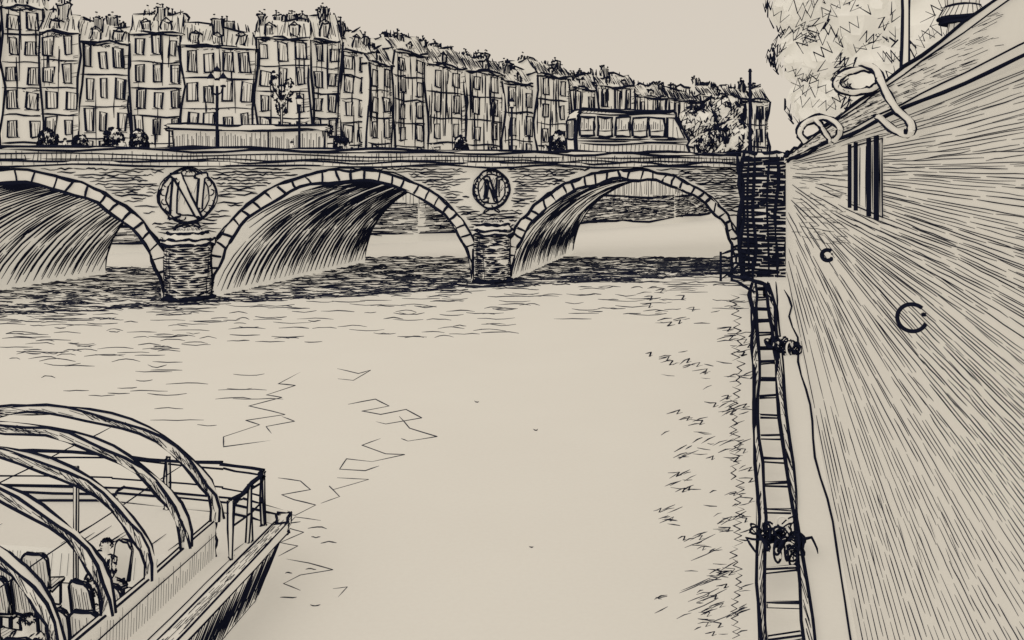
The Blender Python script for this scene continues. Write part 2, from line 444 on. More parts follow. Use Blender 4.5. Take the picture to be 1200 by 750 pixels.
for off,z,pw in ((-.15,CZ0,4.8),(-.15,CZ1,4.6),(.36,CZ1+.01,3),(-.155,CZ1-.07,2.2),(-.155,CZ0+.07,2.2)):
    ys=[3.5*1.13**i for i in range(25)]; cpg.line([(WX(y,off),y,z) for y in ys],pw,1,.6,1,.9)
for i in range(190):
    px=R.uniform(925,1205); Y=1.65/((px-600)/1000-.298); z=R.uniform(CZ0+.08,CZ1-.08); L=R.uniform(.03,.12)*Y
    if Y<70: cpg.line([(WX(Y,-.155),Y,z),(WX(Y+L,-.155),Y+L,z+.02)],R.uniform(1.2,2.4),1,.2,1)
cpg.build('coping',qw)
gr=MB(); Ya,Yb=11.9,16.3
gr.poly([(WX(Ya,-.02),Ya,8.35),(WX(Yb,-.02),Yb,8.35),(WX(Yb,-.02),Yb,9.45),(WX(Ya,-.02),Ya,9.45)],2)
gr.line([(WX(Ya,-.03),Ya,8.35),(WX(Yb,-.03),Yb,8.35),(WX(Yb,-.03),Yb,9.45),(WX(Ya,-.03),Ya,9.45)],2.4,1,.3,3,closed=True)
for k in range(5):
    Y=Ya+.3+k*.85; gr.line([(WX(Y,-.03),Y,8.4),(WX(Y,-.03),Y,9.4)],1.6,1,.3,2)
og=gr.build('barred_opening',qw)
for Y in (12.1,13.0,14.9,16.0):
    bb=MB(); bb.box(V((WX(Y,-.1),Y,8.3)),V((.05,0,0)),V((.03,.14,0)),V((0,0,1.2)),1,0); bb.build('bar',og)
for px,py,r in ((1085,372,.14),(976,299,.13)):
    p=Q(px,py=py); mr=MB(); rt=.017*max(1,p.y/9)
    cc=p+V((-r*1.02,-.02,0))
    mr.torus(cc,r,rt*1.25,(1,-.3,0),(0,0,1),1,28,6,.85,5.9)
    mr.cyl(p+V((.02,0,r*.2)),.02,.02,.05,1,8,0,V((-1,.1,0)))
    mr.build('mooring_ring',qw)
def strap(curves,Ymax,label,off=.22):
    m_=MB()
    for pts,rpx,cl in curves:
        q=[]
        for px,py in pts:
            s_=(px-600)/1000-.298; Y=min(Ymax,(1.65-off)/s_ if s_>.01 else Ymax); q.append(P(px,py,Y))
        if cl: q=q+[q[0]]
        sm=smooth(q,4)
        k0=len(m_.v); n=len(sm); side=[[],[]]
        for i,p in enumerate(sm):
            t=(sm[min(i+1,n-1)]-sm[max(0,i-1)]).normalized(); vdir=V((.3,.95,.05)).normalized(); a=t.cross(vdir).normalized(); c_=a.cross(t); r=rpx*p.y/1000
            for j in range(8):
                an=j*math.pi/4; m_.v.append(tuple(p+a*(r*math.cos(an))+c_*(r*math.sin(an))))
            side[0].append(p+a*r); side[1].append(p-a*r)
        for i in range(n-1):
            for j in range(8): m_.f.append((k0+i*8+j,k0+i*8+(j+1)%8,k0+i*8+8+(j+1)%8,k0+i*8+8+j)); m_.m.append(0)
        for sd_ in side: m_.line(sd_,3.6,1,.4,1)
        for i in range(1,n-2): 
            if R.random()<.4: m_.line([side[0][i].lerp(side[1][i],R.uniform(0,.4))-V((0,.05,0)),side[0][i+1].lerp(side[1][i+1],R.uniform(.5,.95))-V((0,.05,0))],2.0,1,.2,1)
    o=m_.build('mooring_strap'); o['label']=label; o['category']='strap'; o['group']='straps around the quay coping'
ell=lambda cx,cy,rx,ry,tl:[(cx+rx*math.cos(t)*math.cos(tl)-ry*math.sin(t)*math.sin(tl),cy+rx*math.cos(t)*math.sin(tl)+ry*math.sin(t)*math.cos(tl)) for t in [k*math.pi/5 for k in range(10)]]
strap([(ell(1006,95,26,13,-.12),3.4,True),([(1012,76),(1026,82),(1036,104),(1050,128),(1067,144),(1065,157),(1048,153),(1030,138)],4.2,False)],13.5,'curled strap hooked over the quay coping below the slim post')
strap([([(944,166),(937,156),(944,144),(960,138),(976,142),(985,153),(978,164)],3.2,False),([(956,140),(966,154),(974,168)],2.6,False)],22,'smaller curled strap hooked over the quay coping nearest the bridge')
Y=7.1; c=V((WX(Y,-.02),Y,CZ1))
bo=thing('bollard','squat round cap bollard standing on the quay coping at the top right','bollard',tuple(c))
m_=MB(); m_.cyl(c,.12,.10,.11,0,16,3.4)
for i in range(12): t=i*.52; m_.line([c+V((.12*math.cos(t),.12*math.sin(t),.01)),c+V((.105*math.cos(t),.105*math.sin(t),.10))],2.2,1,.2,1)
m_.build('base',bo)
c=c-V((0,0,.05))
m_=MB(); m_.cyl(c+V((0,0,.161)),.17,.185,.035,1,18,3); m_.cyl(c+V((0,0,.197)),.185,.13,.10,0,18,3.4); m_.cyl(c+V((0,0,.298)),.12,.14,.22,0,16,3); m_.cyl(c+V((0,0,.52)),.2,.1,.1,0,16,2.2)
for i in range(26):
    t=i*.245; m_.line([c+V((.188*math.cos(t),.188*math.sin(t),.2)),c+V((.14*math.cos(t+.15),.14*math.sin(t+.15),.29))],2.2,1,.2,1)
    if i%2: m_.line([c+V((.125*math.cos(t),.125*math.sin(t),.3)),c+V((.142*math.cos(t+.1),.142*math.sin(t+.1),.5))],1.9,1,.2,1)
m_.build('cap',bo)
lg=MB(); ys=[5,10,20,35,50,66]
for y0,y1 in zip(ys[:-1],ys[1:]):
    lg.poly([(WX(y0,-.93),y0,.5),(WX(y0),y0,.5),(WX(y1),y1,.5),(WX(y1,-.93),y1,.5)],0)
    lg.poly([(WX(y0,-.93),y0,-.2),(WX(y0,-.93),y0,.5),(WX(y1,-.93),y1,.5),(WX(y1,-.93),y1,-.2)],2)
lg.line([(WX(y,-.93),y,.5) for y in range(8,67,3)],2.2,1,.4,1)
lg.line([(WX(y,-.05-.0035*y*(1+math.sin(y*.55))*.8),y,.51) for y in [8*1.07**k for k in range(31)]],2.8,1,.4,1)
o=lg.build('walkway'); o['kind']='structure'
# fender ladder
def LX(Y): return .185+.278*Y
def RX(Y): return 1.02+.2868*Y
fl=thing('fender_ladder','long timber ladder-like fender lying along the foot of the quay wall','fender',(LX(20),20,0))
for fx,sg in ((LX,1),(RX,-1)):
    r_=MB(); ys=[8*1.09**i for i in range(24)]+[63.5]
    for ya,yb in zip(ys[:-1],ys[1:]):
        wa,wb=.1+.003*ya,.1+.003*yb
        a0=V((fx(ya),ya,.6));a1=V((fx(ya)+sg*wa,ya,.6));c0=V((fx(yb),yb,.6));c1=V((fx(yb)+sg*wb,yb,.6)); dn=V((0,0,-.2))
        r_.poly([a0,a1,c1,c0],0); r_.poly([a0+dn,c0+dn,c1+dn,a1+dn],0); r_.poly([a0,c0,c0+dn,a0+dn],0); r_.poly([a1,a1+dn,c1+dn,c1],0)
    for o2 in (0,1): r_.line([(fx(y)+sg*o2*(.1+.003*y)+R.uniform(-.0012,.0012)*y,y,.6) for y in ys],4.6,1,.6,1,.9)
    r_.line([(fx(y),y,.4) for y in ys],3.2,1,.5,1,.9)
    for i in range(90):
        y=9*7**R.random(); r_.line([(fx(y)+sg*.03,y,.61),(fx(y*1.05)+sg*(.08+.002*y),y*1.05,.61)],2.6,1,.3,1)
    r_.build('rail',fl)
y=9.4
while y<62:
    r_=MB(); x0=LX(y)+.14; x1=RX(y)-.14
    r_.box(V((x0,y,.47)),V((x1-x0,R.uniform(-.1,.2),0)),V((0,.10,0)),V((0,0,.09)),0,2.8,1,.6); r_.build('rung',fl); y*=1.085
hd=MB()
for k_,zz in enumerate((.62,.25)):
    hd.line(smooth([WP(903-k_*6,345,zz),WP(895,334,zz),WP(880,327,zz),WP(866,325,zz),WP(852,322,zz)],3),4.6,1,.6,1,.9)
hd.line(smooth([WP(884,345,.6),WP(874,335,.6),WP(860,330,.6)],3),4.4,1,.6,1,.9)
hd.build('curved_end',fl)
t=thing('landing_frame','small dark timber landing frame at the foot of the bridge abutment','frame',(17.6,68.5,0))
m_=MB()
for x,h in ((17.0,2.6),(17.9,3.4),(18.9,2.8),(19.6,2.2)):
    m_.cyl((x,69.5,-.2),.11,.1,h,1,6)
for zz in (.6,1.2,1.9,2.3): m_.line([(16.9,69.4,zz),(18.2,69.4,zz+.2),(19.7,69.4,zz-.1)],3,1,.8,2)
m_.line([(17,69.4,.2),(19.5,69.4,2.3)],3,1,.5,3)
m_.build('timbers',t)
for k,(Y,n,sc,lab) in enumerate(((19.0,44,.95,'tangled dark rope bundle lashed to the fender ladder near the foot of the photo'),(40.3,38,1.5,'dark rope bundle lashed to the fender ladder halfway to the bridge'))):
    c=V((.5*(LX(Y)+RX(Y))+(.03 if k==0 else .8),Y,.66)); rb=MB()
    for i in range(n):
        a=V((R.uniform(-1,1),R.uniform(-1,1),R.uniform(-.3,.3))).normalized(); bb_=V((R.uniform(-.5,.5),R.uniform(-.5,.5),1)).normalized()
        rb.torus(c+V((R.gauss(0,.22)*sc,R.uniform(-.7,.7)*sc,R.uniform(-.05,.25))),R.uniform(.08,.2)*sc,.028*sc,a,bb_,1 if R.random()<.85 else 0,14,5)
    for sx in (-.42,.36):
        rb.line([c+V((sx*sc,-.5*sc,.1)),c+V((sx*sc*1.2,0,.2)),c+V((sx*sc,.5*sc,.1))],4.6,1,.5,3)
    if k==0:
        rb.line([c+V((.3,0,.1)),c+V((.75,.2,.1)),c+V((.7,-.3,-.05))],3.4,1,.4,3)
        rb.line([c+V((-.4,0,.1)),c+V((-.7,.3,.05)),c+V((-.62,-.3,-.1))],3.4,1,.4,3)
    o=rb.build('rope_bundle'); o['label']=lab; o['category']='rope'; o['group']='rope bundles on the fender ladder'
# ---------------------------------------------------------------- houses
row=[(-120,94),(0,100),(420,112),(560,138),(700,162),(870,192),(960,205)]
def rowY(px):
    for (a,ya),(c,yc) in zip(row[:-1],row[1:]):
        if a<=px<=c: return ya+(yc-ya)*(px-a)/(c-a)
HS=[(-48,1,5,-30,2,6,.2,'white town house at the left edge, cut off by the frame'),
 (1,48,8,-18,2,6,.3,'leftmost full town house, with its eaves near the top of the photo'),
 (48,93,38,12,2,5,.45,'narrow two-bay town house, second full house from the left edge'),
 (93,152,50,26,3,4,.25,'low broad town house with long roof, third full house from the left'),
 (152,215,40,14,3,5,.4,'three-bay town house just left of the three-lantern street lamp'),
 (215,300,56,30,4,4,.25,'widest town house, four windows across, behind the long flat-roofed kiosk'),
 (300,365,46,22,3,5,.45,'three-bay town house behind the dark slender tree'),
 (365,398,48,14,2,5,.9,'tall narrow hatched town house with the highest chimneys in the row middle'),
 (398,432,60,34,2,5,.7,'two-bay town house right of the highest chimneys'),
 (432,460,76,56,2,4,1.0,'lower dark hatched town house where the roofline first drops'),
 (460,500,62,42,2,5,.9,'tall hatched town house with crowded chimneys above the right end of the first arch'),
 (500,545,78,54,2,4,.8,'town house with shutters above the left shoulder of the middle pier'),
 (545,590,84,66,2,4,1.0,'dark hatched town house straight above the second wreath emblem'),
 (590,628,98,80,2,3,.7,'town house just right of the middle pier, lower than its left neighbour'),
 (628,668,90,74,2,4,.6,'town house standing just left of the bus'),
 (668,700,104,88,2,3,.8,'distant house above the back of the bus'),
 (700,742,102,88,3,3,.7,'distant house above the middle of the bus'),
 (742,782,114,99,2,3,.9,'distant house above the front of the bus'),
 (782,822,118,106,2,3,1.0,'distant low house behind the left side of the bridge-end trees'),
 (822,860,114,100,2,3,1.0,'distant house behind the bridge-end trees'),
 (860,900,118,102,2,3,1.0,'farthest house at the right end of the row, by the tall thin pole')]
for (x0,x1,ey,ry,bays,st,hat,lab) in HS:
    Y0,Y1=rowY(x0),rowY(x1); st_off=R.uniform(-.8,.8)
    A=V(((x0-600)/1000*Y0,Y0+st_off,9.3)); B=V(((x1-600)/1000*Y1,Y1+st_off+R.uniform(-.7,.7),9.3)); Ym=(Y0+Y1)/2
    L=(B-A).length-.04; ang=math.atan2(B.y-A.y,B.x-A.x)
    t=thing('town_house',lab,'house',tuple((A+B)/2),ang,'town houses along the far bank')
    he=(200-ey)*Ym/1000-.3; hr=(200-ry)*Ym/1000-.3; D=9.0; h2=L/2; IW=Ym*1.1
    wl=MB(IW)
    wl.box((-h2,0,0),(L,0,0),(0,D,0),(0,0,he),0 if hat<.6 else 2,2.8,6,1.4)
    for k in range(1,st+1):
        z=he*k/st-.12; wl.line([(-h2,-.06,z),(-h2*.3,-.06,z+R.uniform(-.22,.22)),(h2*.4,-.06,z+R.uniform(-.22,.22)),(h2,-.06,z)],R.uniform(1.4,2.8),1,.5,2)
    nh=int(L/.24*hat)
    for i in range(nh):
        x=R.uniform(-h2+.1,h2-.1); z=R.uniform(0,he*.85); wl.line([(x,-.05,z),(x+R.uniform(-.15,.15),-.05,min(he-.1,z+R.uniform(1.5,he*.5)))],R.uniform(1.3,2.5),1,.3,2)
    for i in range(int(30*hat)+12):
        z=he*R.random()*.95; wl.line([(h2-R.uniform(.3,1.2),-.05,z),(h2-.02,-.05,z+.15)],1.8,1,.3,1)
    for i in range(int(14+L*2)):
        x=R.uniform(-h2,h2-.4); z=he-R.uniform(.05,.6) if R.random()<.6 else he*R.randint(1,st)/st-R.uniform(.1,.4)
        wl.line([(x,-.06,z),(x+R.uniform(.15,.6),-.06,z+R.uniform(-.2,.2))],2.5,1,.3,1)
    wl.build('wall',t,True)
    sw=L/bays; sh=he/st; ww=min(1.45,sw*.48); wh=sh*.62; vs=[]
    for kind in range(4):
        m_=MB(IW); jt=lambda: R.uniform(-.14,.14)
        m_.box((-ww/2,-.1,0),(ww,0,0),(0,.095,0),(0,0,wh),0,0)
        m_.line([(-ww/2+jt(),-.13,jt()),(ww/2+jt(),-.13,jt()),(ww/2+jt(),-.13,wh+jt()),(-ww/2+jt(),-.13,wh+jt())],2.7,1,.3,1,closed=True)
        if kind==0: m_.line([(0,-.13,0),(jt(),-.13,wh)],1.5,1,.3,1); m_.line([(ww*.3,-.13,.1),(ww*.33,-.13,wh*.9)],2.4,1,.2,1)
        elif kind==3: m_.line([(-ww*.3,-.13,wh*.9),(-ww*.2,-.13,.1),(0,-.13,wh*.8),(ww*.15,-.13,.1),(ww*.3,-.13,wh*.8)],1.9,1,.3,1)
        else:
            for i in range(3 if kind==1 else 4):
                x=-ww/2+ww*(i+.6)/(3.4 if kind==1 else 4.2); m_.line([(x+jt()*.5,-.13,.05),(x+jt()*.5,-.13,wh*R.uniform(.75,.97))],1.7 if kind==1 else 3.0,1,.2,1)
        if kind!=1: m_.line([(-ww*.7,-.16,-.08),(ww*.7,-.16,-.08+jt())],2.6,1,.3,1)
        vs.append(m_)
    first={}
    for k in range(st):
        for j in range(bays):
            kd=R.choice((0,0,1,2,2,3))
            loc=(-h2+sw*(j+.5)+R.uniform(-.2,.2),0,sh*k+sh*.2+R.uniform(-.2,.2))
            if kd in first: o=first[kd].copy(); C.objects.link(o); o.parent=t
            else: o=vs[kd].build('window',t,True); first[kd]=o
            o.location=loc; o.scale=(R.uniform(.75,1.2),1,R.uniform(.8,1.15)); o.rotation_euler=(0,R.uniform(-.07,.07),0)
    rf=MB(IW); ins=.35; dep=min(3.0,(hr-he)*.7); tl=R.uniform(-.6,.6)
    a0=[V((-h2-.1,-.25,he)),V((h2+.1,-.25,he)),V((h2+.1,D,he)),V((-h2-.1,D,he))]
    b0=[V((-h2+ins*.2,dep,hr+tl)),V((h2-ins*.2,dep,hr-tl)),V((h2-ins*.2,D-.5,hr-tl)),V((-h2+ins*.2,D-.5,hr+tl))]
    for i in range(4): rf.poly([a0[i],a0[(i+1)%4],b0[(i+1)%4],b0[i]],2)
    rf.poly(b0,2); rf.poly(a0[::-1],2)
    for i in range(4):
        rf.line([a0[i],a0[(i+1)%4]],3.0,1,1.0,5); rf.line([b0[i],b0[(i+1)%4]],2.8,1,1.5,5); rf.line([a0[i],b0[i]],2.4,1,.8,3)
    nn=int(L/.24*(.5+hat*.7))
    for i in range(nn):
        f_=(i+R.random())/nn; p=a0[0].lerp(a0[1],f_); q_=b0[0].lerp(b0[1],f_); u0=R.uniform(0,.35); u1=R.uniform(.6,1)
        rf.line([p.lerp(q_,u0)-V((0,.05,0)),p.lerp(q_,u1)-V((R.uniform(-.3,.3),.05,0))],R.uniform(1.5,3.1),1,.3,1)
    for i in range(int(L*1.6)):
        x=R.uniform(-h2+.2,h2-.3); hh_=R.uniform(.2,.9)
        rf.line([(x,dep,hr-.7),(x+R.uniform(-.2,.2),dep,hr+hh_)],2.1,1,.4,2)
    orf=rf.build('roof',t,True)
    nd=max(1,bays-1)
    if hr-he>2.2:
        for j in range(nd):
            m_=MB(IW); x=-h2+L*(j+.6)/(nd+.2)-.5+R.uniform(-.5,.5); zb=he+(hr-he)*.1; hh=(hr-he)*R.uniform(.4,.6)
            m_.box((x,.2,zb),(1.0,0,0),(0,1.6,0),(0,0,hh),0,2.6,2,.9); m_.line([(x-.1,.18,zb+hh),(x+.5,.18,zb+hh+.4),(x+1.1,.18,zb+hh)],2.6,1,.3,1)
            for q_ in (.3,.5,.72): m_.line([(x+q_,.16,zb+.2),(x+q_,.16,zb+hh*.8)],2.4,1,.3,1)
            m_.build('dormer',orf,True)
    nc=R.choice((3,4)) if L>5 else R.choice((1,2))
    for j in range(nc):
        m_=MB(IW); x=-h2+.1+(L-1.6)*R.random(); hc=R.uniform(.2,1.3); yy=1.2+j*1.3; cw=R.uniform(.6,1.6)
        zb=hr-1.3; m_.box((x,yy,zb),(cw,0,0),(0,.8,0),(0,0,1.3+hc),2,2.3,3,1.2)
        for k in range(6): m_.line([(x+cw*(.1+k*.15),yy-.05,zb+R.uniform(.1,.5)),(x+cw*(.12+k*.15),yy-.05,zb+1.2+hc)],R.uniform(1.5,2.6),1,.3,1)
        for k in range(R.choice((1,2,3,5))):
            cx=x+.15+k*.3
            if cx>x+cw: break
            hp=R.uniform(.25,.9); m_.cyl((cx,yy+.4,zb+1.3+hc),.11,.09,hp,1 if R.random()<.6 else 0,6,1.6)
        m_.build('chimney',orf,True)
# ---------------------------------------------------------------- trees and shrubs
def foliage(root,lobes,nl,ls,ni,ink_w,Yref,squig=.42,m=4,core=.8):
    cr=MB(Yref)
    for lc,lr in lobes: cr.blob(lc,(lr[0]*core,lr[1]*core,lr[2]*core),m)
    for i in range(nl):
        lc,lr=R.choice(lobes); v=V((R.gauss(0,1),R.gauss(0,1),R.gauss(0,1))).normalized()
        p=V(lc)+V((v.x*lr[0],v.y*lr[1],v.z*lr[2]))*R.uniform(.8,1.06)
        nrm=(v+V((R.uniform(-.2,.2),R.uniform(-.4,.1),R.uniform(-.2,.3)))).normalized()
        a=nrm.cross(V((.3,.2,1))).normalized(); bb_=nrm.cross(a); sz=ls*R.uniform(.5,1.2); k=R.randint(5,7)
        cr.poly([p+(a*math.cos(t)+bb_*math.sin(t))*sz*R.uniform(.55,1) for t in [j*2*math.pi/k for j in range(k)]],m)
    for i in range(ni):
        lc,lr=R.choice(lobes); v=V((R.gauss(0,1),R.gauss(0,1)-.5,R.gauss(0,1))).normalized()
        p=V(lc)+V((v.x*lr[0],v.y*lr[1],v.z*lr[2]))*1.12
        a=v.cross(V((.1,.2,1))).normalized(); bb_=v.cross(a); an=R.uniform(-.9,.9); a2=a*math.cos(an)+bb_*math.sin(an); b2=bb_*math.cos(an)-a*math.sin(an)
        n=R.choice((3,4,5,6)); st_=ls*squig
        pts=[p+a2*(j*st_*.55)+b2*(st_*(.7 if j%2 else -.7))*R.uniform(.5,1.3) for j in range(n)]
        cr.line(pts,ink_w*R.uniform(.8,1.2),1,.3,1)
    return cr.build('crown',root,False)
def trunk(root,base,top,r,Yref,limbs):
    m_=MB(Yref); ax=V(top)-V(base); m_.cyl(base,r,r*.6,ax.length,2,10,0,ax)
    for s_ in(-1,1,0): m_.line([V(base)+V((s_*r,-r*.5,0)),V(top)+V((s_*r*.6,-r*.4,0))],2,1,.4,4)
    for q_ in limbs:
        a_=V(q_)-V(top); m_.cyl(V(top)-a_*.05,r*.5,r*.15,a_.length,2,7,0,a_); m_.line([V(top),V(q_)],2,1,.4,3)
    m_.build('trunk',root)
tr=thing('tree','large pale leafy tree rising behind the quay wall at the upper right','tree',(15.4,36,9.3))
trunk(tr,(15.4,36,9.3),(15.2,36,13),.35,36,[(13,35,15),(17,37,16),(15,36,17),(13.5,36,17)])
lob=[((12.7,36,13.9),(1.5,1.4,1.3)),((12.2,36,15.9),(1.2,1.3,1.2)),((14.3,36.4,15.3),(1.9,1.8,1.8)),((15.4,36,12.9),(2.0,1.6,1.6)),((13.0,36,11.9),(1.3,1.2,1.1)),((15,36,17.4),(2.6,2.2,1.8)),((17.6,36.5,15),(1.8,2,2.2)),((17.4,36.5,12.6),(1.6,1.6,1.6)),((12.9,36,17.4),(1.0,1,1.0))]
foliage(tr,lob,800,.40,400,1.8,36,.85,core=.88)
for (cx,cy,Y,rx,rz,lab,nl,ni) in ((816,150,98,20,22,'leafy tree nearest the front of the bus at the bridge end',200,95),(846,132,104,22,20,'taller leafy tree at the bridge end behind the thin pole',220,110),
      (860,160,92,16,18,'low bushy tree pressed against the bridge abutment',160,80),(836,166,90,13,13,'small round bush between the bridge-end trees',100,70)):
    c=P(cx,cy,Y); t=thing('tree',lab,'tree',(c.x,c.y,9.4),0,'trees at the right end of the bridge')
    trunk(t,(c.x,c.y,9.3),(c.x,c.y,c.z-.3),.25,Y,[(c.x-1,c.y,c.z+.8),(c.x+1,c.y,c.z+1)])
    a=rx*Y/1000; h=rz*Y/1000
    foliage(t,[((c.x,c.y,c.z),(a,a,h)),((c.x-a*.5,c.y,c.z-h*.3),(a*.6,a*.6,h*.6)),((c.x+a*.5,c.y,c.z+h*.3),(a*.6,a*.6,h*.6))],nl,.65,ni,2.5,Y,.8)
for (px,py,Y,r,lab) in ((56,162,84,8,'small dark shrub behind the parapet at the far left of the bridge'),(95,167,84,6,'tiny dark shrub second from the left behind the parapet'),(134,162,86,9,'small dark shrub third from the left behind the parapet'),(163,163,86,8,'small dark shrub just left of the long kiosk'),
     (655,165,101,8,'small dark shrub beside the rear of the bus'),(540,168,95,6,'small dark shrub behind the parapet above the middle pier'),(400,168,90,6,'small dark shrub at the right end of the long kiosk')):
    c=P(px,py,Y); t=thing('shrub',lab,'shrub',(c.x,c.y,9.4),0,'shrubs behind the bridge parapet')
    a=r*Y/1000
    m_=MB(Y); m_.cyl((c.x,c.y,9.3),.12,.08,c.z-9.3,1,6); m_.build('stem',t)
    foliage(t,[((c.x,c.y,c.z),(a,a,a*1.2)),((c.x,c.y,c.z-a),(a*1.1,a,a*.9))],60,.35,100,3.2,Y,.6,core=.6)
c=P(330,118,92); t=thing('tree','slender dark scribbly tree rising behind the bridge right of the street lamp','tree',(c.x,c.y,9.3))
trunk(t,(c.x,c.y,9.3),(c.x,c.y,c.z-.5),.16,92,[(c.x-1.1,c.y,c.z+2),(c.x+1.1,c.y,c.z+1.8),(c.x,c.y,c.z+3)])
foliage(t,[((c.x-.7,c.y,c.z+1.6),(.4,.4,1.4)),((c.x+.8,c.y,c.z+1.3),(.4,.4,1.2)),((c.x,c.y,c.z-.5),(.5,.5,1.2))],10,.3,100,2.2,92,.6,core=.3)
Y=89; c=P(292,200,Y); ks=thing('kiosk','long flat-roofed riverside kiosk with vertical slats behind the bridge','kiosk',(c.x,c.y,9.3),.12)
m_=MB(Y); m_.box((-7.6,0,0),(15.2,0,0),(0,4,0),(0,0,3.9),0,2.4,4,.8)
for i in range(64): m_.line([(-7.4+i*.233,-.05,.2),(-7.4+i*.233+R.uniform(-.1,.1),-.05,R.uniform(2.9,3.8))],R.uniform(1.5,2.8),1,.3,1)
m_.build('slatted_wall',ks,True)
m_=MB(Y); m_.box((-8.1,-.6,3.92),(16.2,0,0),(0,5,0),(0,0,.5),0,3.2,8,1.0); m_.build('flat_roof',ks,True)
for x in(-7.9,-3,2,7.8):
    m_=MB(Y); m_.box((x-.08,-.5,0),(.16,0,0),(0,.16,0),(0,0,3.9),1,0); m_.build('post',ks,True)
def lamp(loc,h,Y,lab,two=False,grp=None):
    t=thing('street_lamp',lab,'street lamp',loc,0,grp)
    m_=MB(Y); m_.cyl((0,0,0),.28,.2,.5,1,10); m_.cyl((0,0,.5),.14,.12,.7,1,8); m_.build('base',t,True)
    m_=MB(Y); m_.cyl((0,0,1.2),.13,.10,h-1.2,1,8); m_.torus((0,0,h*.7),.13,.05,(1,0,0),(0,1,0),1,10,5)
    if two: m_.line([(-.45,0,h),(-.3,0,h-.5),(0,0,h-.7),(.3,0,h-.5),(.45,0,h)],2.4,1,.2,2)
    m_.build('pole',t,True)
    for x in ((-.45,.45,0) if two else (0,)):
        m_=MB(Y); zz=h+(.5 if x==0 and two else 0)
        m_.cyl((x,0,zz),.14,.25,.6,0,6,2.6); m_.cyl((x,0,zz+.6),.3,.06,.35,1,6); m_.cyl((x,0,zz+.95),.05,.02,.25,1,5)
        m_.build('lantern',t,True)
    return t
p=F(.2,9.45)+d*3; lamp((p.x,p.y,9.45),5.8,64,'tall street lamp with three lanterns above the left emblem of the bridge',True)
p=F(.5,9.45)+d*14; lamp((p.x,p.y,9.45),5.2,74,'single street lamp beside the slender dark tree')
p=F(20.5,9.45)+d*14; lamp((p.x,p.y,9.45),5.6,80,'single street lamp above the middle pier of the bridge')
Y=82; c=P(879,200,Y); t=thing('pole','tall thin dark pole standing at the bridge abutment','pole',(c.x,c.y,9.3))
m_=MB(Y); m_.cyl((0,0,0),.18,.14,9.2,1,8); m_.build('shaft',t,True); m_=MB(Y); m_.cyl((0,0,9.2),.22,.1,.3,1,8); m_.build('cap',t,True)
Y=12.3; c=P(1040,200,Y); t=thing('lamp_post','slim upright post rising past the top edge behind the quay coping','post',(c.x+.25,c.y,9.3))
m_=MB(Y); m_.cyl((0,0,0),.05,.045,5.6,0,12)
for a in(-.05,.048): m_.line([(a,-.02,0),(a,-.02,5.6)],4.2,1,.35,14)
m_.build('shaft',t,True)
m_=MB(Y); m_.cyl((0,0,5.6),.1,.22,.4,0,8,2); m_.cyl((0,0,6.0),.26,.05,.2,1,8); m_.build('lantern',t,True)
# ---------------------------------------------------------------- bus
p=F(35.2,9.45)+d*4.0; bs=thing('bus','single white bus with five side windows driving over the bridge','bus',(p.x,p.y,9.66),math.atan2(b.y,b.x)-.16)
YB=82; L=5.4; prof=[(-L,.5),(-L,4.0),(-L+.2,4.45),(-L+.65,4.75),(3.5,4.75),(4.1,4.5),(4.4,4.1),(L-.1,2.0),(L,1.7),(L,.5)]
m_=MB(YB)
for y in(-1.3,1.3): m_.poly([(x,y,z) for x,z in prof],0); m_.line([(x,y*1.01,z) for x,z in prof],4.4,1,.6,2,closed=True)
for (xa,za),(xb,zb) in zip(prof,prof[1:]+prof[:1]): m_.poly([(xa,-1.3,za),(xb,-1.3,zb),(xb,1.3,zb),(xa,1.3,za)],0)
for zz in (4.4,1.75,2.15,1.95): m_.line([(-L+.05,-1.34,zz),(4.0 if zz>4 else L-.2,-1.34,zz)],2.4,1,.8,6)
for i in range(24): x=-L+.5+i*.36; m_.line([(x,-1.34,4.48),(x+.3,-1.34,4.68)],1.6,1,.2,1)
for i in range(26): x=-L+.3+i*.4; m_.line([(x,-1.34,.8),(x+.05,-1.34,1.65)],1.8,1,.2,1)
m_.build('body',bs,True)
m_=MB(YB); m_.box((-L-.05,-1.1,2.2),(.04,0,0),(0,2.2,0),(0,0,1.7),0,2.6,2,.5)
for i in range(8): m_.line([(-L-.09,-1+.27*i,2.3),(-L-.09,-.95+.27*i,R.uniform(3.2,3.8))],1.8,1,.2,1)
m_.build('rear_window',bs,True)
for i in range(5):
    x=-L+.3+i*1.66; m_=MB(YB); wd=1.4
    m_.box((x,-1.36,2.4),(wd,0,0),(0,.05,0),(0,0,1.7),0,0); m_.line([(x,-1.39,2.4),(x+wd,-1.39,2.4),(x+wd,-1.39,4.1),(x,-1.39,4.1)],3.8,1,.5,2,closed=True)
    for j in range(6): m_.line([(x+.15+j*.21,-1.39,R.uniform(2.9,3.1)),(x+.17+j*.21,-1.39,R.uniform(3.3,4.0))],2,1,.2,1)
    m_.line([(x,-1.39,2.85),(x+wd,-1.39,2.95)],1.9,1,.5,2)
    m_.build('window',bs,True)
m_=MB(YB); sh=[(3.2,2.3),(3.2,4.15),(4.0,4.15),(4.95,2.3)]; m_.poly([(x,-1.36,z) for x,z in sh],0); m_.line([(x,-1.38,z) for x,z in sh],3.4,1,.25,1,closed=True); m_.line([(3.8,-1.38,2.3),(3.8,-1.38,4)],2.2,1,.2,1); m_.line([(4.3,-1.38,2.3),(4.15,-1.38,3.3)],2,1,.2,1); m_.build('door_window',bs,True)
m_=MB(YB); ws=[(4.44,-1.15,4.05),(4.44,1.15,4.05),(5.29,1.15,2.05),(5.29,-1.15,2.05)]; ws=[(x+.03,y,z+.03) for x,y,z in ws]; m_.poly(ws,2); m_.line(ws,3,1,.2,2,closed=True)
